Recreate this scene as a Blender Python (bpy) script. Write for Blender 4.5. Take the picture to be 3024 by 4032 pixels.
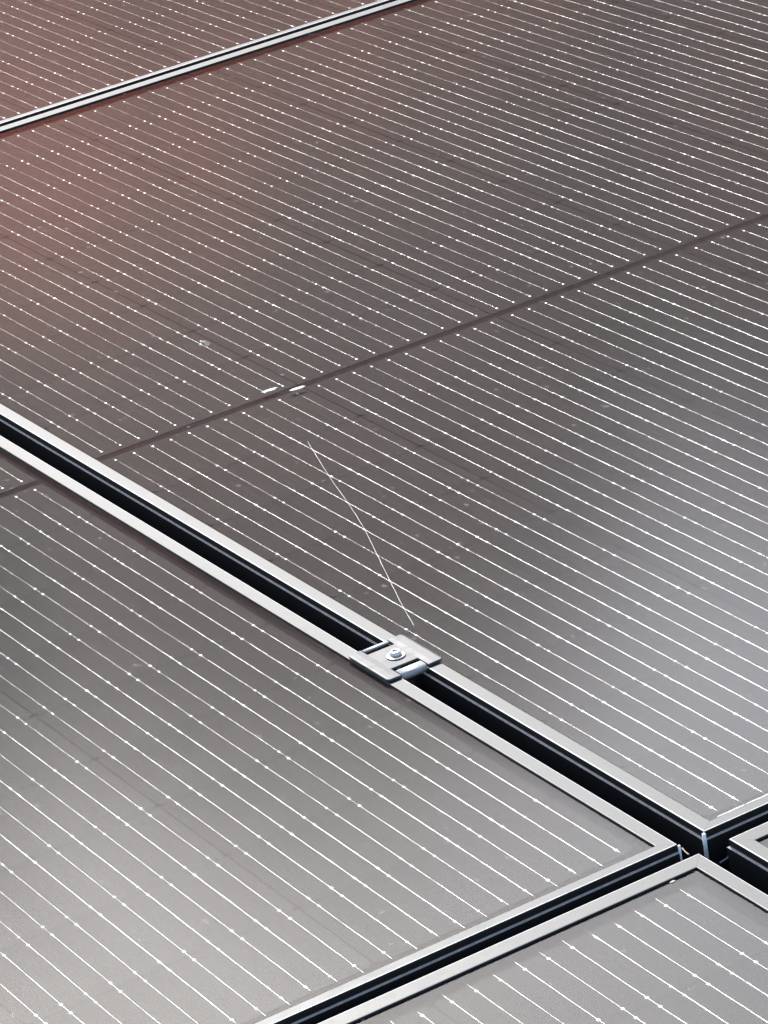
import bpy, bmesh, math, random
import numpy as np
from mathutils import Vector, Matrix, Euler

scene = bpy.context.scene
for o in list(bpy.data.objects):
    bpy.data.objects.remove(o, do_unlink=True)
COL = scene.collection
R = math.radians
MM = 0.001
random.seed(4)
rng = np.random.default_rng(11)

# ------------------------------------------------------------------ camera
cam_data = bpy.data.cameras.new('camera')
cam = bpy.data.objects.new('camera', cam_data)
COL.objects.link(cam)
_r0 = Vector((0.51178728, 0.84630353, -0.14779756))
_r1 = Vector((0.27648703, -0.3251348, -0.90434633))
_r2 = Vector((-0.81340562, 0.42196884, -0.4003918))
_m = Matrix((( _r0.x, -_r1.x, -_r2.x), (_r0.y, -_r1.y, -_r2.y), (_r0.z, -_r1.z, -_r2.z))).to_4x4()
_m.translation = Vector((1.77125831, -1.10158963, 1.15462412))
cam.matrix_world = _m
cam_data.sensor_fit = 'HORIZONTAL'
cam_data.sensor_width = 36.0
cam_data.lens = 15181.4 * 36.0 / 3024.0
cam_data.clip_start = 0.05
cam_data.clip_end = 3000.0
scene.camera = cam

# ------------------------------------------------------------------ light
SUN_AZ = math.degrees(math.atan2(-0.957, 0.290))     # compass angle from +Y towards +X
SUN_EL = 44.0
world = bpy.data.worlds.new('World')
scene.world = world
world.use_nodes = True
wn = world.node_tree
sky = wn.nodes.new('ShaderNodeTexSky')
sky.sky_type = 'NISHITA'
sky.sun_disc = False
sky.sun_elevation = R(SUN_EL)
sky.sun_rotation = R(SUN_AZ)
sky.dust_density = 2.0
sky.air_density = 1.0
sky.ozone_density = 1.0
wn.links.new(sky.outputs[0], wn.nodes['Background'].inputs[0])
wn.nodes['Background'].inputs[1].default_value = 0.15

sun_dir = Vector((math.sin(R(SUN_AZ)) * math.cos(R(SUN_EL)), math.cos(R(SUN_AZ)) * math.cos(R(SUN_EL)), math.sin(R(SUN_EL))))
sl = bpy.data.lights.new('sun', 'SUN')
sl.energy = 4.2
sl.angle = R(0.53)
sl.color = (1.0, 0.98, 0.955)
sun = bpy.data.objects.new('sun', sl)
COL.objects.link(sun)
sun.rotation_euler = (-sun_dir).to_track_quat('-Z', 'Y').to_euler()
sun.location = (-6, 4, 8)

vs = scene.view_settings
vs.view_transform = 'Standard'
vs.look = 'None'
vs.exposure = 1.12
vs.gamma = 1.0
vs.use_curve_mapping = False
scene.render.engine = 'CYCLES'
scene.cycles.max_bounces = 8
scene.cycles.transparent_max_bounces = 24
scene.cycles.caustics_reflective = False
scene.cycles.caustics_refractive = False
scene.cycles.use_denoising = True
scene.cycles.use_adaptive_sampling = False
scene.cycles.denoising_input_passes = 'RGB'
scene.cycles.denoising_prefilter = 'ACCURATE'
scene.cycles.filter_width = 1.5


# ------------------------------------------------------------------ helpers
def empty(name, loc=(0, 0, 0)):
    o = bpy.data.objects.new(name, None)
    o.empty_display_size = 0.05
    COL.objects.link(o)
    o.location = loc
    return o


def tag(o, label=None, cat=None, group=None, kind=None):
    if label: o['label'] = label
    if cat: o['category'] = cat
    if group: o['group'] = group
    if kind: o['kind'] = kind
    return o


def link(name, mesh, parent=None, loc=(0, 0, 0)):
    o = bpy.data.objects.new(name, mesh)
    COL.objects.link(o)
    o.location = loc
    if parent:
        o.parent = parent
    return o


def mesh_from(name, verts, faces, mats, smooth=False, slots=None):
    me = bpy.data.meshes.new(name)
    me.from_pydata([tuple(v) for v in verts], [], faces)
    for m in (mats if isinstance(mats, (list, tuple)) else [mats]):
        me.materials.append(m)
    if slots:
        for p, s in zip(me.polygons, slots):
            p.material_index = s
    if smooth:
        for p in me.polygons:
            p.use_smooth = True
    me.update()
    return me


def box(x0, x1, y0, y1, z0, z1):
    v = [(x0, y0, z0), (x1, y0, z0), (x1, y1, z0), (x0, y1, z0), (x0, y0, z1), (x1, y0, z1), (x1, y1, z1), (x0, y1, z1)]
    f = [(0, 3, 2, 1), (4, 5, 6, 7), (0, 1, 5, 4), (1, 2, 6, 5), (2, 3, 7, 6), (3, 0, 4, 7)]
    return v, f


def tube(pts, rad, seg=6, flat=1.0):
    """rad: number or list; flat scales the height; frame assumes paths lying near the horizontal plane"""
    verts, faces = [], []
    n = len(pts)
    for i, p in enumerate(pts):
        a = Vector(pts[max(i - 1, 0)]); b = Vector(pts[min(i + 1, n - 1)])
        t = (b - a).normalized()
        up = Vector((0, 0, 1)) if abs(t.z) < 0.95 else Vector((1, 0, 0))
        s = t.cross(up).normalized()
        u2 = s.cross(t).normalized()
        r = rad[i] if isinstance(rad, (list, tuple)) else rad
        for k in range(seg):
            an = 2 * math.pi * k / seg
            verts.append(Vector(p) + s * (math.cos(an) * r) + u2 * (math.sin(an) * r * flat))
    for i in range(n - 1):
        for k in range(seg):
            a = i * seg + k; b = i * seg + (k + 1) % seg
            faces.append((a, b, b + seg, a + seg))
    faces.append(tuple(range(seg))[::-1])
    faces.append(tuple((n - 1) * seg + k for k in range(seg)))
    return verts, faces


# ------------------------------------------------------------------ materials
class NT:
    def __init__(self, name):
        self.m = bpy.data.materials.new(name)
        self.m.use_nodes = True
        self.t = self.m.node_tree
        self.t.nodes.clear()
        self.out = self.t.nodes.new('ShaderNodeOutputMaterial')

    def n(self, kind, **kw):
        nd = self.t.nodes.new('ShaderNode' + kind)
        for k, v in kw.items():
            if k.startswith('_'):
                setattr(nd, k[1:], v)
            else:
                key = int(k[1:]) if k[0] == 'i' and k[1:].isdigit() else k.replace('__', ' ')
                if hasattr(v, 'is_output'):
                    self.t.links.new(v, nd.inputs[key])
                else:
                    nd.inputs[key].default_value = v
        return nd

    def link(self, a, b):
        self.t.links.new(a, b)

    def coords(self, scale, kind='Object'):
        tc = self.n('TexCoord')
        mp = self.n('Mapping', Scale=scale)
        self.link(tc.outputs[kind], mp.inputs['Vector'])
        return mp.outputs[0]

    def noise(self, scale3, scale=1.0, detail=3.0, rough=0.55):
        nd = self.n('TexNoise', Scale=scale, Detail=detail, Roughness=rough)
        self.link(self.coords(scale3), nd.inputs['Vector'])
        return nd.outputs['Fac']

    def ramp(self, fac, stops):
        nd = self.n('ValToRGB')
        self.link(fac, nd.inputs[0])
        el = nd.color_ramp.elements
        while len(el) > 1:
            el.remove(el[-1])
        el[0].position = stops[0][0]; el[0].color = stops[0][1]
        for p, c in stops[1:]:
            e = el.new(p); e.color = c
        return nd.outputs[0]

    def mrange(self, v, a, b, c, d):
        nd = self.n('MapRange')
        self.link(v, nd.inputs[0])
        for i, q in enumerate((a, b, c, d)):
            nd.inputs[i + 1].default_value = q
        return nd.outputs[0]

    def bump(self, h, strength, dist):
        nd = self.n('Bump', Strength=strength, Distance=dist)
        self.link(h, nd.inputs['Height'])
        return nd.outputs[0]


def g(v, a=1.0):
    return (v, v, v, a)


def mat_glass():
    t = NT('textured_solar_glass')
    # rolled glass texture: very fine relief with a light streak along the rolling direction
    fine = t.noise((260, 520, 260), 1.0, 2.0)
    bmp = t.bump(fine, 0.012, 0.0004)
    bf = t.n('NewGeometry')
    ior = t.mrange(bf.outputs['Backfacing'], 0.0, 1.0, 1.46, 1.0 / 1.46)   # same reflectance from both sides
    fr = t.n('Fresnel', IOR=ior)
    rough = t.mrange(t.noise((3.0, 9.0, 3.0), 1.0, 3.0), 0.3, 0.7, 0.15, 0.165)
    gl = t.n('BsdfGlossy', _distribution='BECKMANN', Color=(0.955, 0.985, 1.0, 1), Roughness=rough, Normal=bmp)
    tr = t.n('BsdfTransparent', Color=(0.93, 0.95, 0.94, 1))
    mx = t.n('MixShader', i0=fr.outputs[0], i1=tr.outputs[0], i2=gl.outputs[0])
    # settled dust and dried rain film
    d1 = t.noise((2.2, 5.0, 2.2), 1.0, 5.0, 0.6)
    d2 = t.noise((9, 150, 9), 1.0, 3.0, 0.6)
    d3 = t.noise((700, 900, 700), 1.0, 2.0, 0.7)
    a = t.mrange(d1, 0.25, 0.75, 0.017, 0.026)
    b = t.mrange(d2, 0.30, 0.70, 0.75, 1.25)
    c = t.mrange(d3, 0.28, 0.72, 0.30, 1.70)
    m1 = t.n('Math', _operation='MULTIPLY', i0=a, i1=b)
    m2 = t.n('Math', _operation='MULTIPLY', i0=m1.outputs[0], i1=c)
    sp = t.mrange(t.noise((110, 130, 110), 1.0, 1.0, 0.4), 0.74, 0.80, 0.0, 0.22)     # dried specks
    wv = t.mrange(t.noise((5, 26, 5), 1.0, 4.0, 0.7), 0.60, 0.75, 0.0, 0.022)          # wiped smears
    m3 = t.n('Math', _operation='ADD', i0=m2.outputs[0], i1=sp)
    m2 = t.n('Math', _operation='ADD', i0=m3.outputs[0], i1=wv)
    df = t.n('BsdfDiffuse', Color=(0.50, 0.465, 0.435, 1), Roughness=0.6)
    mx2 = t.n('MixShader', i0=m2.outputs[0], i1=mx.outputs[0], i2=df.outputs[0])
    t.link(mx2.outputs[0], t.out.inputs[0])
    return t.m


def mat_clear():
    t = NT('clear_glass_body')
    tr = t.n('BsdfTransparent', Color=(0.97, 0.985, 0.975, 1))
    t.link(tr.outputs[0], t.out.inputs[0])
    return t.m


def mat_cell():
    t = NT('black_silicon_cell')
    st = t.noise((12, 420, 12), 1.0, 3.0, 0.6)
    bl = t.noise((7, 7, 7), 1.0, 3.0)
    mixc = t.n('Mix', _data_type='RGBA')
    t.link(st, mixc.inputs[0])
    mixc.inputs[6].default_value = (0.0030, 0.0031, 0.0036, 1)
    mixc.inputs[7].default_value = (0.0050, 0.0050, 0.0056, 1)
    rough = t.mrange(bl, 0.3, 0.7, 0.42, 0.55)
    p = t.n('BsdfPrincipled', Base__Color=mixc.outputs[2], Roughness=rough)
    p.inputs['Specular IOR Level'].default_value = 0.03
    t.link(p.outputs[0], t.out.inputs[0])
    return t.m


def mat_backsheet():
    t = NT('black_backsheet')
    nz = t.noise((300, 300, 300), 1.0, 2.0)
    cr = t.ramp(nz, [(0.3, (0.0016, 0.0014, 0.0014, 1)), (0.7, (0.003, 0.0025, 0.0025, 1))])
    p = t.n('BsdfPrincipled', Base__Color=cr, Roughness=0.7)
    p.inputs['Specular IOR Level'].default_value = 0.02
    t.link(p.outputs[0], t.out.inputs[0])
    return t.m


def mat_wire():
    t = NT('tinned_copper_wire')
    big = t.noise((75, 61, 75), 1.0, 3.0, 0.7)
    fin = t.noise((900, 900, 900), 1.0, 2.0)
    cr = t.ramp(big, [(0.3, (0.15, 0.137, 0.126, 1)), (0.70, (0.55, 0.525, 0.50, 1))])
    oi = t.n('ObjectInfo')
    lum = t.mrange(oi.outputs['Random'], 0.0, 1.0, 0.55, 1.2)
    pat = t.mrange(t.noise((7, 13, 7), 1.0, 2.0, 0.6), 0.3, 0.7, 0.6, 1.25)
    lm = t.n('Math', _operation='MULTIPLY', i0=lum, i1=pat)
    mc = t.n('VectorMath', _operation='SCALE', i0=cr, Scale=lm.outputs[0])
    cr = mc.outputs[0]
    bmp = t.bump(fin, 0.5, 0.0004)
    p = t.n('BsdfPrincipled', Base__Color=cr, Metallic=0.95, Roughness=0.28, Normal=bmp)
    t.link(p.outputs[0], t.out.inputs[0])
    return t.m


def mat_frame():
    t = NT('black_anodised_aluminium')
    dust = t.noise((60, 60, 60), 1.0, 5.0, 0.65)
    spk = t.noise((420, 420, 420), 1.0, 3.0, 0.6)
    fin = t.noise((900, 900, 900), 1.0, 2.0)
    geo = t.n('NewGeometry')
    sep = t.n('SeparateXYZ', i0=geo.outputs['True Normal'])
    up = t.mrange(sep.outputs[2], 0.35, 0.95, 0.0, 1.0)          # sunlit tops painted lighter on upward faces, mottled with dust
    film = t.mrange(dust, 0.30, 0.72, 0.55, 1.0)
    spkm = t.mrange(spk, 0.30, 0.70, 0.80, 1.15)
    f1 = t.n('Math', _operation='MULTIPLY', i0=up, i1=film)
    f2 = t.n('Math', _operation='MULTIPLY', i0=f1.outputs[0], i1=spkm)
    mixc = t.n('Mix', _data_type='RGBA')
    t.link(f2.outputs[0], mixc.inputs[0])
    mixc.inputs[6].default_value = (0.014, 0.0145, 0.015, 1)
    mixc.inputs[7].default_value = (0.053, 0.060, 0.060, 1)
    rough = t.mrange(dust, 0.3, 0.7, 0.42, 0.52)
    bmp = t.bump(fin, 0.10, 0.0003)
    p = t.n('BsdfPrincipled', Base__Color=mixc.outputs[2], Roughness=rough, Normal=bmp)
    p.inputs['Specular IOR Level'].default_value = 0.30
    t.link(p.outputs[0], t.out.inputs[0])
    return t.m


def mat_metal(name, col, rough, metallic=1.0, ns=500, bs=0.15, spec=0.5):
    t = NT(name)
    nz = t.noise((ns, ns, ns), 1.0, 3.0, 0.6)
    nb = t.noise((90, 90, 90), 1.0, 4.0, 0.6)
    cr = t.ramp(nb, [(0.3, tuple(c * 0.8 for c in col) + (1,)), (0.7, tuple(min(1, c * 1.1) for c in col) + (1,))])
    rg = t.mrange(nb, 0.3, 0.7, rough * 0.8, rough * 1.25)
    bmp = t.bump(nz, bs, 0.0003)
    p = t.n('BsdfPrincipled', Base__Color=cr, Roughness=rg, Metallic=metallic, Normal=bmp)
    p.inputs['Specular IOR Level'].default_value = spec
    t.link(p.outputs[0], t.out.inputs[0])
    return t.m


def mat_plain(name, c0, c1, scale=20, rough=0.8, spec=0.3, bump=0.3, dist=0.002):
    t = NT(name)
    nz = t.noise((scale,) * 3, 1.0, 5.0, 0.6)
    cr = t.ramp(nz, [(0.3, c0 + (1,)), (0.7, c1 + (1,))])
    p = t.n('BsdfPrincipled', Base__Color=cr, Roughness=rough, Normal=t.bump(nz, bump, dist))
    p.inputs['Specular IOR Level'].default_value = spec
    t.link(p.outputs[0], t.out.inputs[0])
    return t.m


def mat_leaf(name, c0, c1, tr0, trans=0.5):
    t = NT(name)
    nz = t.noise((1.7,) * 3, 1.0, 4.0, 0.7)
    cr = t.ramp(nz, [(0.3, c0 + (1,)), (0.7, c1 + (1,))])
    d = t.n('BsdfDiffuse', Color=cr)
    tl = t.n('BsdfTranslucent', Color=tr0 + (1,))
    mx = t.n('MixShader', i0=trans, i1=d.outputs[0], i2=tl.outputs[0])
    t.link(mx.outputs[0], t.out.inputs[0])
    return t.m


M_GLASS = mat_glass(); M_CLEAR = mat_clear(); M_CELL = mat_cell(); M_BACK = mat_backsheet()
M_WIRE = mat_wire(); M_FRAME = mat_frame()
M_LEDGE = mat_plain('ledge_painted_skylight', (0.34, 0.30, 0.25), (0.48, 0.43, 0.36), 260, 0.9, 0.1)  # paler ledge colour paints in the sky light it catches
M_EDGE = mat_plain('edge_painted_highlight', (0.20, 0.20, 0.20), (0.42, 0.42, 0.41), 180, 0.5, 0.5)  # bright line along the lip edge, painted into the colour as a highlight
M_SOLDER = mat_metal('bright_solder', (0.72, 0.71, 0.69), 0.45, 0.45, 900, 0.4)
M_CORNER = mat_metal('pale_corner_strip', (0.88, 0.89, 0.88), 0.5, 0.35)
M_CLAMP = mat_metal('galvanised_clamp_steel', (0.078, 0.079, 0.081), 0.48, 0.12, spec=0.25)
M_TONGUE = mat_metal('clamp_steel_painted_bright', (0.36, 0.355, 0.345), 0.45, 0.15, spec=0.3)  # clamp steel lightened to paint bright light onto the rolled ends
M_BOLT = mat_metal('stainless_bolt', (0.62, 0.60, 0.57), 0.3)
M_RAIL = mat_metal('dark_rail_aluminium', (0.10, 0.10, 0.105), 0.5)
M_ROOF = mat_plain('dark_roof_membrane', (0.012, 0.012, 0.012), (0.025, 0.024, 0.023), 30)
M_GROUND = mat_plain('lawn_ground', (0.035, 0.05, 0.02), (0.07, 0.085, 0.035), 0.8, 0.9)
M_BARK = mat_plain('tree_bark', (0.05, 0.04, 0.03), (0.12, 0.09, 0.07), 9, 0.9, 0.2, 0.6, 0.02)
M_REDLEAF = mat_leaf('copper_red_leaves', (0.16, 0.035, 0.025), (0.26, 0.06, 0.04), (0.84, 0.27, 0.165), 0.75)
M_COPPER = mat_leaf('copper_brown_leaves', (0.12, 0.06, 0.055), (0.18, 0.085, 0.075), (0.50, 0.245, 0.235), 0.6)
M_DARKLEAF = mat_leaf('dull_brown_green_leaves', (0.10, 0.05, 0.048), (0.15, 0.075, 0.07), (0.64, 0.275, 0.265), 0.58)
M_SILK = mat_plain('pale_silk', (0.75, 0.74, 0.72), (0.9, 0.9, 0.88), 200, 0.5, 0.5, 0.0)
M_SPECK = mat_plain('white_speck', (0.62, 0.61, 0.58), (0.85, 0.84, 0.80), 400, 0.8, 0.3, 0.4, 0.0004)
M_TWIG = mat_plain('pale_dry_grass', (0.30, 0.25, 0.19), (0.5, 0.43, 0.33), 300, 0.8)
M_CLIP = mat_plain('grey_plastic_clip', (0.16, 0.17, 0.18), (0.22, 0.23, 0.24), 300, 0.5)

# ------------------------------------------------------------------ setting
v, f = box(-3.1, 2.0, -2.6, 2.4, -0.42, -0.125)
tag(link('flat_roof', mesh_from('flat_roof', v, f, M_ROOF)), kind='structure')
gv = [(-900, -900, -3.2), (900, -900, -3.2), (900, 900, -3.2), (-900, 900, -3.2)]
tag(link('ground', mesh_from('ground', gv, [(0, 1, 2, 3)], M_GROUND)), kind='structure')

# ------------------------------------------------------------------ solar panels
LEN = 1715.9; WID = 1170.0
PITCH = 16.906; EDGE = 26.12; COLGAP = 3.741; ROW0 = 4.304; ROWP = 92.4755
LIP_LONG, LIP_NEAR, LIP_FAR = 10.8, 8.6, 13.0
Z_CELL = -5.25


def frame_section(lip):
    return [(0.95, 0.0), (0.25, -0.12), (0.0, -0.6), (0.0, -4.7), (0.05, -5.0), (-1.25, -5.9), (-1.25, -30.0),
            (16.0, -30.0), (16.0, -28.4), (1.9, -28.4), (1.9, -1.55), (lip, -1.55), (lip, -0.55), (lip - 0.18, -0.15), (lip - 0.7, 0.0)]


def frame_bar(name, length, lip, lip_a, lip_b):
    """bar along +x from 0 to length; inward is +y; both ends mitred towards the neighbours' lips"""
    sec = frame_section(lip)
    n = len(sec)
    verts = []
    for end in (0, 1):
        k = (lip_a if end == 0 else lip_b) / lip
        for d, z in sec:
            off = min(max(d, 0.0), lip) * k + max(0.0, d - lip) + min(d, 0.0)
            x = off + 0.05 if end == 0 else length - off - 0.05
            verts.append((x * MM, d * MM, z * MM))
    faces = []
    for i in range(n):
        j = (i + 1) % n
        faces.append((i, j, n + j, n + i))
    faces.append(tuple(range(n))[::-1]); faces.append(tuple(range(n, 2 * n)))
    me = mesh_from(name, verts, faces, [M_FRAME, M_LEDGE, M_EDGE], slots=[1 if i == 4 else (2 if i == 0 else 0) for i in range(len(faces))])
    bm = bmesh.new(); bm.from_mesh(me); bmesh.ops.recalc_face_normals(bm, faces=bm.faces); bm.to_mesh(me); bm.free()
    return me


BAR_LONG_A = frame_bar('long_bar', LEN, LIP_LONG, LIP_FAR, LIP_NEAR)      # v0 side, runs +u
BAR_LONG_B = frame_bar('long_bar', LEN, LIP_LONG, LIP_NEAR, LIP_FAR)      # v1 side, runs -u
BAR_NEAR = frame_bar('short_bar', WID, LIP_NEAR, LIP_LONG, LIP_LONG)
BAR_FAR = frame_bar('short_bar', WID, LIP_FAR, LIP_LONG, LIP_LONG)


def seam_mesh(w):
    # thin pale strip where the two anodised bars are cut and meet at the outer corner
    verts, faces = [], []
    zs = [-0.75, -1.2, -29.0, -29.6]
    ws = [0.55, 1.0, 1.0, 0.7]
    for z, s in zip(zs, ws):
        q = w * s
        for a in range(8):
            an = math.pi / 4 * a
            verts.append((math.cos(an) * q * MM, math.sin(an) * q * MM, z * MM))
    for i in range(3):
        for k in range(8):
            a = i * 8 + k; b = i * 8 + (k + 1) % 8
            faces.append((a, a + 8, b + 8, b))
    faces.append(tuple(range(8))); faces.append(tuple(range(24, 32))[::-1])
    return mesh_from('corner_seam', verts, faces, M_CORNER, smooth=True)


SEAM_WIDE = seam_mesh(1.3); SEAM_THIN = seam_mesh(1.0)

# half cell, two corners cut
CW, CL, CH = 11 * PITCH + 2.9, ROWP - 0.7, 4.0


def cell_mesh(flip):
    hw, L = CW / 2, CL
    pts = [(0, -hw), (L - CH, -hw), (L, -hw + CH), (L, hw - CH), (L - CH, hw), (0, hw)]
    if flip:
        pts = [(-x, -y) for x, y in pts]
    n = len(pts)
    vs_ = [(x * MM, y * MM, (Z_CELL - 0.22) * MM) for x, y in pts] + [(x * MM, y * MM, Z_CELL * MM) for x, y in pts]
    fs = [tuple(range(n))[::-1], tuple(range(n, 2 * n))]
    for i in range(n):
        j = (i + 1) % n
        fs.append((i, j, n + j, n + i))
    return mesh_from('solar_cell', vs_, fs, M_CELL)


CELL = [cell_mesh(False), cell_mesh(True)]


def wire_mesh(seed):
    r_ = random.Random(seed)
    verts, faces, slots = [], [], []

    def add(vf, slot=0):
        o_ = len(verts)
        verts.extend(vf[0]); faces.extend([tuple(i + o_ for i in q) for q in vf[1]])
        slots.extend([slot] * len(vf[1]))
    pts, rad = [], []
    s = 6.5
    ph = r_.uniform(0, 6)
    while s < 840.5:
        wob = 0.10 * math.sin(s * 0.021 + ph) + r_.uniform(-0.09, 0.09)
        pts.append((s * MM, wob * MM, (Z_CELL + 0.10 + r_.uniform(-0.02, 0.05)) * MM))
        rad.append((0.335 + r_.uniform(-0.06, 0.06)) * MM)
        s += r_.uniform(9.0, 17.0)
    pts.append((840.5 * MM, 0, (Z_CELL + 0.08) * MM)); rad.append(0.33 * MM)
    add(tube(pts, rad, 6, 0.7))

    def pad(s, w, l, h):
        w *= r_.uniform(0.85, 1.2); l *= r_.uniform(0.85, 1.25)
        y = r_.uniform(-0.12, 0.12)
        ring = [(-l / 2, 0), (-l * .3, -w * .42), (l * .28, -w * .5), (l / 2, -w * .1), (l * .32, w * .45), (-l * .28, w * .5)]
        vv = [((s + a) * MM, (y + b) * MM, (Z_CELL + 0.02) * MM) for a, b in ring]
        vv += [((s + a * .62) * MM, (y + b * .62) * MM, (Z_CELL + h) * MM) for a, b in ring]
        ff = [tuple(range(6))[::-1], tuple(range(6, 12))]
        for i in range(6):
            j = (i + 1) % 6
            ff.append((i, j, 6 + j, 6 + i))
        add((vv, ff), 1 if w > 1.6 else 0)
    pad(12.4, 2.5, 3.6, 0.42); pad(828.3, 2.5, 3.6, 0.42)
    for n_ in range(1, 9):
        b = ROW0 + ROWP * n_
        pad(b - 6.7, 2.4, 3.3, 0.42); pad(b + 6.7, 2.4, 3.3, 0.42)
    for n_ in range(9):
        for q in range(1, 6):
            pad(ROW0 + ROWP * n_ + 6.7 + (ROWP - 13.4) * q / 6 + r_.uniform(-2, 2), 1.15, 2.0, 0.40)
    return mesh_from('busbar_wire', verts, faces, [M_WIRE, M_SOLDER], True, slots=slots)


WIRES = [wire_mesh(40 + i) for i in range(10)]
WIRES_FLIP = []
for me in WIRES:
    m2 = me.copy()
    m2.transform(Matrix.Rotation(math.pi, 4, 'Z'))
    WIRES_FLIP.append(m2)


def make_panel(u1, v0, label, seam_near_v0=None, seam_near_v1=None, cell_shift=0.0):
    """near end at u1 (mm), long side at v0 (mm)"""
    u0 = u1 - LEN; v1 = v0 + WID
    root = empty('solar_panel', (u0 * MM, v0 * MM, 0))
    tag(root, label, 'solar panel', 'solar panels of the array')
    link('frame_bar', BAR_LONG_A, root, (0, 0, 0))
    b = link('frame_bar', BAR_LONG_B, root, (LEN * MM, WID * MM, 0)); b.rotation_euler.z = math.pi
    b = link('frame_bar', BAR_NEAR, root, (LEN * MM, 0, 0)); b.rotation_euler.z = math.pi / 2
    b = link('frame_bar', BAR_FAR, root, (0, WID * MM, 0)); b.rotation_euler.z = -math.pi / 2
    for (x, y, me) in ((LEN + .6, -.6, seam_near_v0), (LEN + .6, WID + .6, seam_near_v1)):
        if me:
            link('corner_seam', me, root, (x * MM, y * MM, 0))
    gv_, gf_ = box(2.2 * MM, (LEN - 2.2) * MM, 2.2 * MM, (WID - 2.2) * MM, -4.75 * MM, -1.6 * MM)
    link('glass_pane', mesh_from('glass_pane', gv_, gf_, [M_CLEAR, M_GLASS], slots=[0, 1, 0, 0, 0, 0]), root)
    bv_, bf_ = box(2.4 * MM, (LEN - 2.4) * MM, 2.4 * MM, (WID - 2.4) * MM, -6.6 * MM, -5.75 * MM)
    link('backsheet', mesh_from('backsheet', bv_, bf_, M_BACK), root)
    mid = LEN / 2
    for col in range(6):
        cv = EDGE + col * (11 * PITCH + COLGAP) + 5 * PITCH + cell_shift
        for half in (0, 1):
            for row in range(9):
                d = ROW0 + ROWP * row + 0.35
                if half == 0:
                    link('solar_cell', CELL[row % 2 == 0 and 0 or 0], root, ((mid + d) * MM, cv * MM, 0))
                else:
                    link('solar_cell', CELL[1], root, ((mid - d) * MM, cv * MM, 0))
            for k in range(11):
                wv = EDGE + col * (11 * PITCH + COLGAP) + k * PITCH + cell_shift
                me = (WIRES if half == 0 else WIRES_FLIP)[random.randrange(10)]
                link('busbar_wire', me, root, (mid * MM, wv * MM, 0))
    return root


pa = make_panel(0.0, 0.0, 'large middle solar panel with the dark centre strip, thread and specks', SEAM_WIDE, None)
make_panel(0.93, -20.57 - WID, 'solar panel at the lower left, in front of the long gap', None, SEAM_THIN)
make_panel(19.5 + LEN, -17.8 - WID, 'solar panel in the bottom right corner whose far frame corner points up', None, None, cell_shift=-2.6)
make_panel(18.5 + LEN, 5.4, 'solar panel cut off at the right edge, only its frame corner showing')
make_panel(-LEN - 10.0, 0.0, 'solar panel at the top left beyond the white edged gap')

# pale bead along the inner edge of the near short bar
for a, b in ((17.5, 37.6), (39.2, 1150.0)):
    pts = []
    y = a
    while y < b:
        pts.append(((LEN - LIP_NEAR - 0.75 + random.uniform(-.12, .12)) * MM, y * MM, (-0.85 + random.uniform(-.1, .1)) * MM))
        y += random.uniform(4, 9)
    pts.append(((LEN - LIP_NEAR - 0.75) * MM, b * MM, -0.9 * MM))
    vv, ff = tube(pts, [random.uniform(.78, .95) * MM for _ in pts], 8)
    link('pale_bead', mesh_from('pale_bead', vv, ff, M_SPECK, True), pa)

# ------------------------------------------------------------------ mounting rails under the panels
for u, lab in ((-358.0, 'dark mounting rail crossing the gap under the silver clamp'),):
    sec = [(-20, -70), (20, -70), (20, -33), (7, -33), (7, -40), (-7, -40), (-7, -33), (-20, -33)]
    y0, y1 = -1170.0, 1150.0
    n = len(sec)
    vv = [((u + a) * MM, y * MM, z * MM) for y in (y0, y1) for a, z in sec]
    ff = [(i, (i + 1) % n, n + (i + 1) % n, n + i) for i in range(n)] + [tuple(range(n))[::-1], tuple(range(n, 2 * n))]
    me = mesh_from('mounting_rail', vv, ff, M_RAIL)
    bm = bmesh.new(); bm.from_mesh(me); bmesh.ops.recalc_face_normals(bm, faces=bm.faces); bm.to_mesh(me); bm.free()
    tag(link('mounting_rail', me), lab, 'rail')

# ------------------------------------------------------------------ clamp
CU, CV = -353.5, -10.6
clamp = empty('panel_clamp', (CU * MM, CV * MM, 0))
tag(clamp, 'silver slotted metal clamp with a bolt bridging the gap between two panels', 'clamp')


def strip_solid(profile, x0, x1, thick, axis='x'):
    """solid sheet: profile = list of (a, z) centre-top points, extruded from x0 to x1 along the other axis"""
    n = len(profile)
    top, bot = [], []
    for i, (a, z) in enumerate(profile):
        p0 = profile[max(i - 1, 0)]; p1 = profile[min(i + 1, n - 1)]
        da, dz = p1[0] - p0[0], p1[1] - p0[1]
        l = math.hypot(da, dz)
        nx, nz = -dz / l, da / l
        top.append((a, z)); bot.append((a - nx * thick, z - nz * thick))
    loop = top + bot[::-1]
    m = len(loop)
    vv = []
    for x in (x0, x1):
        for a, z in loop:
            vv.append(((x, a, z) if axis == 'x' else (a, x, z)))
    vv = [(p * MM, q * MM, r * MM) for p, q, r in vv]
    ff = [(i, (i + 1) % m, m + (i + 1) % m, m + i) for i in range(m)]
    for base in (0, m):
        for i in range(n - 1):
            q = (base + i, base + i + 1, base + m - 2 - i, base + m - 1 - i)
            ff.append(q if base == 0 else q[::-1])
    return vv, ff


def finish(me, bev=0.0):
    bm = bmesh.new(); bm.from_mesh(me)
    bmesh.ops.remove_doubles(bm, verts=bm.verts, dist=1e-7)
    bmesh.ops.recalc_face_normals(bm, faces=bm.faces)
    if bev:
        ed = [e for e in bm.edges if len(e.link_faces) == 2 and e.calc_face_angle(0) > 0.7]
        bmesh.ops.bevel(bm, geom=ed, offset=bev, segments=2, affect='EDGES', profile=0.5)
    bm.to_mesh(me); bm.free()
    return me


TH = 1.9
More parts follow.
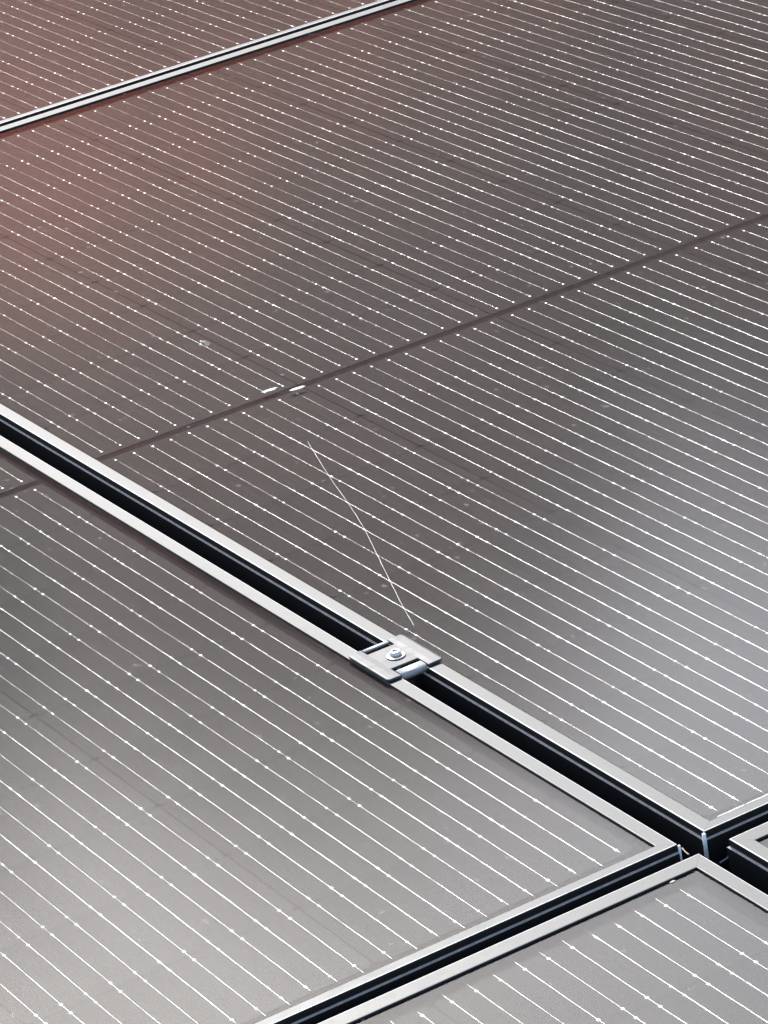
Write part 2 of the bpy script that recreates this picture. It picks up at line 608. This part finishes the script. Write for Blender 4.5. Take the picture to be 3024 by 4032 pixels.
# the stamped plate: two wings on the frame lips, cross bars, with two slots cut across the channel
us = [-28.0, -21.5, -17.0, 15.0, 19.0, 26.5]
vsx = [-20.8, -19.8, -9.3, 9.6, 12.6, 22.6, 23.6]


def plate_z(vv_):
    # right wing is bent up slightly, the channel is sunk a little
    if abs(vv_) < 11.0:
        return 2.75 + 0.15
    if vv_ > 20:
        return 3.1
    return 3.3 - 0.02 * abs(vv_)


vgrid = [-21.0, -19.6, -15.0, -10.2, -7.0, 8.6, 11.5, 16.0, 22.2, 23.8]
ugrid = [-27.0, -22.6, -17.4, -8.0, 6.0, 14.0, 19.4, 28.0]
verts, faces = [], []
zs = {}
for j, vv_ in enumerate(vgrid):
    for i, uu in enumerate(ugrid):
        z = 2.55
        if -10.5 < vv_ < 11.6: z = 2.35
        if vv_ <= -21.0 or vv_ >= 23.8: z = 2.3
        uu2 = uu
        if j in (0, 9) and i == 0: uu2 += 2.5
        if j in (0, 9) and i == 7: uu2 -= 2.5
        verts.append((uu2 * MM, vv_ * MM, z * MM))
nu = len(ugrid)
for j in range(len(vgrid) - 1):
    for i in range(nu - 1):
        inch = 3 <= j <= 5
        if inch and i in (1, 5):        # slots
            if j in (3, 4, 5):
                continue
        if inch and i in (0, 6):        # tongues are built separately
            continue
        a = j * nu + i
        faces.append((a, a + 1, a + nu + 1, a + nu))
me = mesh_from('plate', verts, faces, M_CLAMP)
bm = bmesh.new(); bm.from_mesh(me)
bmesh.ops.recalc_face_normals(bm, faces=bm.faces)
if sum(f_.normal.z for f_ in bm.faces) < 0:
    bmesh.ops.reverse_faces(bm, faces=bm.faces)
loose = [v_ for v_ in bm.verts if not v_.link_faces]
bmesh.ops.delete(bm, geom=loose, context='VERTS')
ret = bmesh.ops.extrude_face_region(bm, geom=list(bm.faces))
ev = [q for q in ret['geom'] if isinstance(q, bmesh.types.BMVert)]
bmesh.ops.translate(bm, verts=ev, vec=(0, 0, -TH * MM))
bmesh.ops.recalc_face_normals(bm, faces=bm.faces)
ed = [e for e in bm.edges if len(e.link_faces) == 2 and e.calc_face_angle(0) > 0.9]
bmesh.ops.bevel(bm, geom=ed, offset=0.45 * MM, segments=2, affect='EDGES', profile=0.5)
bm.to_mesh(me); bm.free()
link('plate', me, clamp)
# tongues rolled down into the gap at both ends
for s in (1, -1):
    u_in = 19.4 if s > 0 else -22.6
    r_roll = 3.0
    prof = [(u_in, 2.45), (u_in + s * 1.5, 2.5)]
    cx = u_in + s * (5.2 if s > 0 else 2.4)
    for k in range(0, 9):
        an = math.pi / 2 - k * (math.pi / 2) / 8
        prof.append((cx + s * math.cos(an) * r_roll, 2.5 - r_roll + math.sin(an) * r_roll))
    prof.append((cx + s * r_roll * .96, -2.6))
    prof = prof if s > 0 else prof[::-1]
    vv_, ff_ = strip_solid(prof, -9.7, 10.6, 1.6, axis='y')
    me = finish(mesh_from('tongue', vv_, ff_, M_TONGUE))
    for p in me.polygons:
        p.use_smooth = abs(p.normal.y) < 0.5
    t_ = link('tongue', me, clamp)
    t_['label'] = 'rolled down end tongue of the clamp'


def lathe(prof, seg=24, mat=None, name='part', smooth=True):
    vv, ff = [], []
    for r_, z in prof:
        for k in range(seg):
            an = 2 * math.pi * k / seg
            vv.append((math.cos(an) * r_ * MM, math.sin(an) * r_ * MM, z * MM))
    n = len(prof)
    for i in range(n - 1):
        for k in range(seg):
            a = i * seg + k; b = i * seg + (k + 1) % seg
            ff.append((a, b, b + seg, a + seg))
    ff.append(tuple((n - 1) * seg + k for k in range(seg)))
    ff.append(tuple(range(seg))[::-1])
    return mesh_from(name, vv, ff, mat, smooth)


bolt = link('bolt', lathe([(3.4, 2.3), (4.5, 3.3), (4.6, 5.0), (4.2, 6.0), (3.3, 6.6), (2.1, 6.8), (1.9, 5.6), (0.5, 5.5)], 28, M_BOLT, 'bolt'), clamp, (0, 2.4 * MM, 0))
link('washer', lathe([(6.6, 2.45), (6.9, 2.7), (6.9, 3.2), (6.5, 3.5), (4.0, 3.5), (3.6, 3.0)], 28, M_BOLT, 'washer'), bolt)
link('shank', lathe([(2.8, -38.0), (2.8, 2.7)], 14, M_BOLT, 'shank'), bolt)

# ------------------------------------------------------------------ small things on the glass and in the gaps
def curve_pts(ctrl, n):
    out = []
    for i in range(n):
        t = i / (n - 1) * (len(ctrl) - 1)
        k = min(int(t), len(ctrl) - 2); q = t - k
        p0 = Vector(ctrl[max(k - 1, 0)]); p1 = Vector(ctrl[k]); p2 = Vector(ctrl[k + 1]); p3 = Vector(ctrl[min(k + 2, len(ctrl) - 1)])
        out.append(0.5 * ((2 * p1) + (p2 - p0) * q + (2 * p0 - 5 * p1 + 4 * p2 - p3) * q * q + (3 * p1 - p0 - 3 * p2 + p3) * q ** 3))
    return out


th = curve_pts([(-0.7416, 0.1454, -.0010), (-0.7284, 0.1412, -.0010), (-0.6678, 0.1220, -.0010), (-0.6085, 0.1049, -.0010), (-0.5602, 0.0896, -.0010), (-0.5096, 0.0711, -.0010), (-0.4661, 0.0552, -.0010), (-0.4246, 0.0402, -.0010), (-0.3906, 0.0289, -.0010)], 60)
rt = random.Random(8)
th = [Vector((p.x + rt.uniform(-.12, .12) * MM, p.y + rt.uniform(-.12, .12) * MM, p.z)) for p in th]
vv, ff = tube(th, [rt.uniform(0.08, 0.15) * MM for _ in th], 5)
tag(link('silk_thread', mesh_from('silk_thread', vv, ff, M_SILK, True)), 'fine pale thread lying across the glass from the clamp', 'thread')


def blob(name, pts, h, mat):
    """flattened, uneven dab from an outline"""
    n = len(pts)
    cx = sum(p[0] for p in pts) / n; cy = sum(p[1] for p in pts) / n
    z0 = -1.58
    vv = [(p[0] * MM, p[1] * MM, z0 * MM) for p in pts]
    vv += [((cx + (p[0] - cx) * .72) * MM, (cy + (p[1] - cy) * .72) * MM, (z0 + h * .8) * MM) for p in pts]
    vv.append((cx * MM, cy * MM, (z0 + h) * MM))
    ff = [(i, (i + 1) % n, n + (i + 1) % n, n + i) for i in range(n)]
    ff += [(n + i, n + (i + 1) % n, 2 * n) for i in range(n)]
    ff.append(tuple(range(n))[::-1])
    return link(name, mesh_from(name, vv, ff, mat, True))


def dab(c, a, b, ang, n=14, seed=0):
    r_ = random.Random(seed)
    out = []
    for k in range(n):
        t = 2 * math.pi * k / n
        q = r_.uniform(.8, 1.2)
        x, y = a * math.cos(t) * q, b * math.sin(t) * q
        out.append((c[0] + x * math.cos(ang) - y * math.sin(ang), c[1] + x * math.sin(ang) + y * math.cos(ang)))
    return out


# along v the specks are drawn out a little
tag(blob('white_speck', dab((-863.5, 179.5), 2.4, 7.5, -.1, seed=2), 0.5, M_SPECK), 'white speck left of the other on the dark centre strip', 'speck', 'specks on the centre strip')
tag(blob('white_speck', dab((-847.5, 196.5), 2.5, 6.8, -.05, seed=5), 0.5, M_SPECK), 'white speck right of the other on the dark centre strip', 'speck', 'specks on the centre strip')
fl = empty('pale_fluff', (-1.0115, 0.1945, -0.0014))
tag(fl, 'wispy pale fluff on the glass left of the specks', 'fluff')
for k, (ax, ay, ln) in enumerate(((1.0, -.15, 24), (.9, .25, 15), (.95, -.45, 13), (1.0, .05, 17))):
    pp = curve_pts([(0, 0, 0), (ln * .4 * ax * MM, (ln * .4 * ay + 1.2) * MM, .0004), (ln * .8 * ax * MM, ln * .8 * ay * MM, .0003), (ln * ax * MM, (ln * ay - 1) * MM, .0002)], 10)
    vv, ff = tube(pp, 0.09 * MM, 4)
    link('fibre', mesh_from('fibre', vv, ff, M_SILK, True), fl)

# pale bits on the frames and in the gaps
pp = curve_pts([(-.0135, -.0088, -.0135), (-.0090, -.0096, -.0140), (-.0050, -.0097, -.0145)], 8)
vv, ff = tube(pp, 0.5 * MM, 5)
tag(link('dry_grass_stem', mesh_from('dry_grass_stem', vv, ff, M_TWIG, True)), 'short pale dry stem in the dark gap at the frame crossing', 'stem')
cl = empty('cable_clip', (.010, .0105, -.018))
tag(cl, 'small grey clip deep in the gap right of the frame crossing', 'clip')
vv, ff = box(-.0018, .0018, -.0012, .0014, -.0014, .0012)
me = finish(mesh_from('clip_body', vv, ff, M_CLIP), 0.0006)
link('clip_body', me, cl)
vv, ff = tube(curve_pts([(0, -.001, 0), (.0004, -.0045, -.0003), (.0003, -.0085, -.001)], 8), 0.7 * MM, 6)
link('clip_tail', mesh_from('clip_tail', vv, ff, M_CLIP, True), cl)
tag(blob('dust_speck', dab((34.2, -47.8), 1.2, 2.4, .1, seed=9), 0.6, M_TWIG), 'tiny tan crumb at the inner frame edge of the corner panel', 'crumb')

# ------------------------------------------------------------------ unseen trees, added and shaped to tint the glass reflections
AH = Vector((-0.9074, 0.4203, 0)).normalized(); RT = Vector((AH.y, -AH.x, 0)); ORG = Vector((-0.6, 0.1, 0))


def spot(dist, lat, z):
    p = ORG + AH * dist + RT * lat
    return Vector((p.x, p.y, z))


def tree(name, label, base, trunk_h, lobes, nleaf, size, mat, cat='tree', seed=1):
    rg = np.random.default_rng(seed)
    root = empty(name, base)
    tag(root, label, cat)
    verts, faces = [], []

    def add(vf):
        o_ = len(verts)
        verts.extend(vf[0]); faces.extend([tuple(i + o_ for i in q) for q in vf[1]])
    top = Vector((0, 0, trunk_h))
    add(tube([(0, 0, 0), (.03, .02, trunk_h * .5), (0, .04, trunk_h), (0, 0, trunk_h * 1.35)], [.22, .17, .14, .06], 8))
    for (c, r_) in lobes:
        e = Vector(c)
        add(tube([top * .8, top * .6 + e * .45 + Vector((0, 0, .1)), e], [.09, .06, .025], 6))
    link('trunk', mesh_from('trunk', verts, faces, M_BARK, True), root)
    vol = np.array([r_[0] * r_[1] * r_[2] for _, r_ in lobes]); vol = vol / vol.sum()
    P = []
    for (c, r_), w in zip(lobes, vol):
        m = max(20, int(nleaf * w))
        d = rg.normal(size=(m, 3)); d /= np.linalg.norm(d, axis=1)[:, None]
        rr = rg.uniform(0.40, 1.0, m) ** 0.5 * rg.uniform(.9, 1.08, m)
        P.append(np.array(c) + d * rr[:, None] * np.array(r_))
    P = np.concatenate(P)
    m = len(P)
    a = rg.normal(size=(m, 3)); a /= np.linalg.norm(a, axis=1)[:, None]
    b = rg.normal(size=(m, 3)); b -= (a * b).sum(1)[:, None] * a; b /= np.linalg.norm(b, axis=1)[:, None]
    s = size * rg.uniform(.6, 1.3, m)[:, None]
    V = np.stack([P - a * s, P + b * s * .45, P + a * s, P - b * s * .45], 1).reshape(-1, 3)
    F = np.arange(4 * m).reshape(m, 4)
    me = bpy.data.meshes.new('crown')
    me.from_pydata(V.tolist(), [], F.tolist())
    me.materials.append(mat)
    link('crown', me, root)
    return root


b1 = spot(9.0, -0.75, -3.2)  # added tree, shaped for the reddish reflection at upper left
def rel(base, dist, lat, z):
    return tuple(spot(dist, lat, z) - base)
tree('red_reflection_tree', 'unseen red tree added to put a reddish reflection in the upper left glass', b1, 3.0,
     [(rel(b1, 9.0, -.6, 1.5), (1.3, 1.7, 1.5)), (rel(b1, 8.8, .6, 1.3), (1.0, 1.0, 1.2)), (rel(b1, 9.1, -1.7, 2.0), (1.1, 1.2, 1.5)), (rel(b1, 9.2, -.3, .3), (1.3, 1.6, 1.2))],
     24000, .055, M_REDLEAF, seed=3)
b2 = spot(26.0, -1.5, -3.2)  # added tree, keeps bright sky out of the middle reflections
tree('dark_reflection_tree', 'unseen tall tree added to darken the reflection in the middle of the glass', b2, 9.0,
     [(rel(b2, 26, -4.3, 9.9), (3.4, 3.9, 4.3)), (rel(b2, 26, .4, 9.7), (3.4, 3.2, 4.0)), (rel(b2, 25.8, 5.0, 8.0), (3.4, 3.4, 3.8)), (rel(b2, 26.2, -.3, 6.0), (3.6, 6.2, 4.2))],
     150000, .165, M_DARKLEAF, seed=7)
b3 = spot(12.0, 1.6, -3.2)  # added tree, reddens the reflections at centre and right
tree('copper_reflection_tree', 'unseen copper tree added to tint the reflection mauve brown at the right of the glass', b3, 3.6,
     [(rel(b3, 12, .7, 3.3), (1.2, 1.5, 1.5)), (rel(b3, 12.1, 2.6, 3.0), (1.2, 1.6, 1.5)), (rel(b3, 12, 4.2, 2.4), (1.2, 1.4, 1.5)), (rel(b3, 12.2, .3, 4.75), (1.0, 1.4, 1.0))],
     18000, .06, M_COPPER, seed=12)
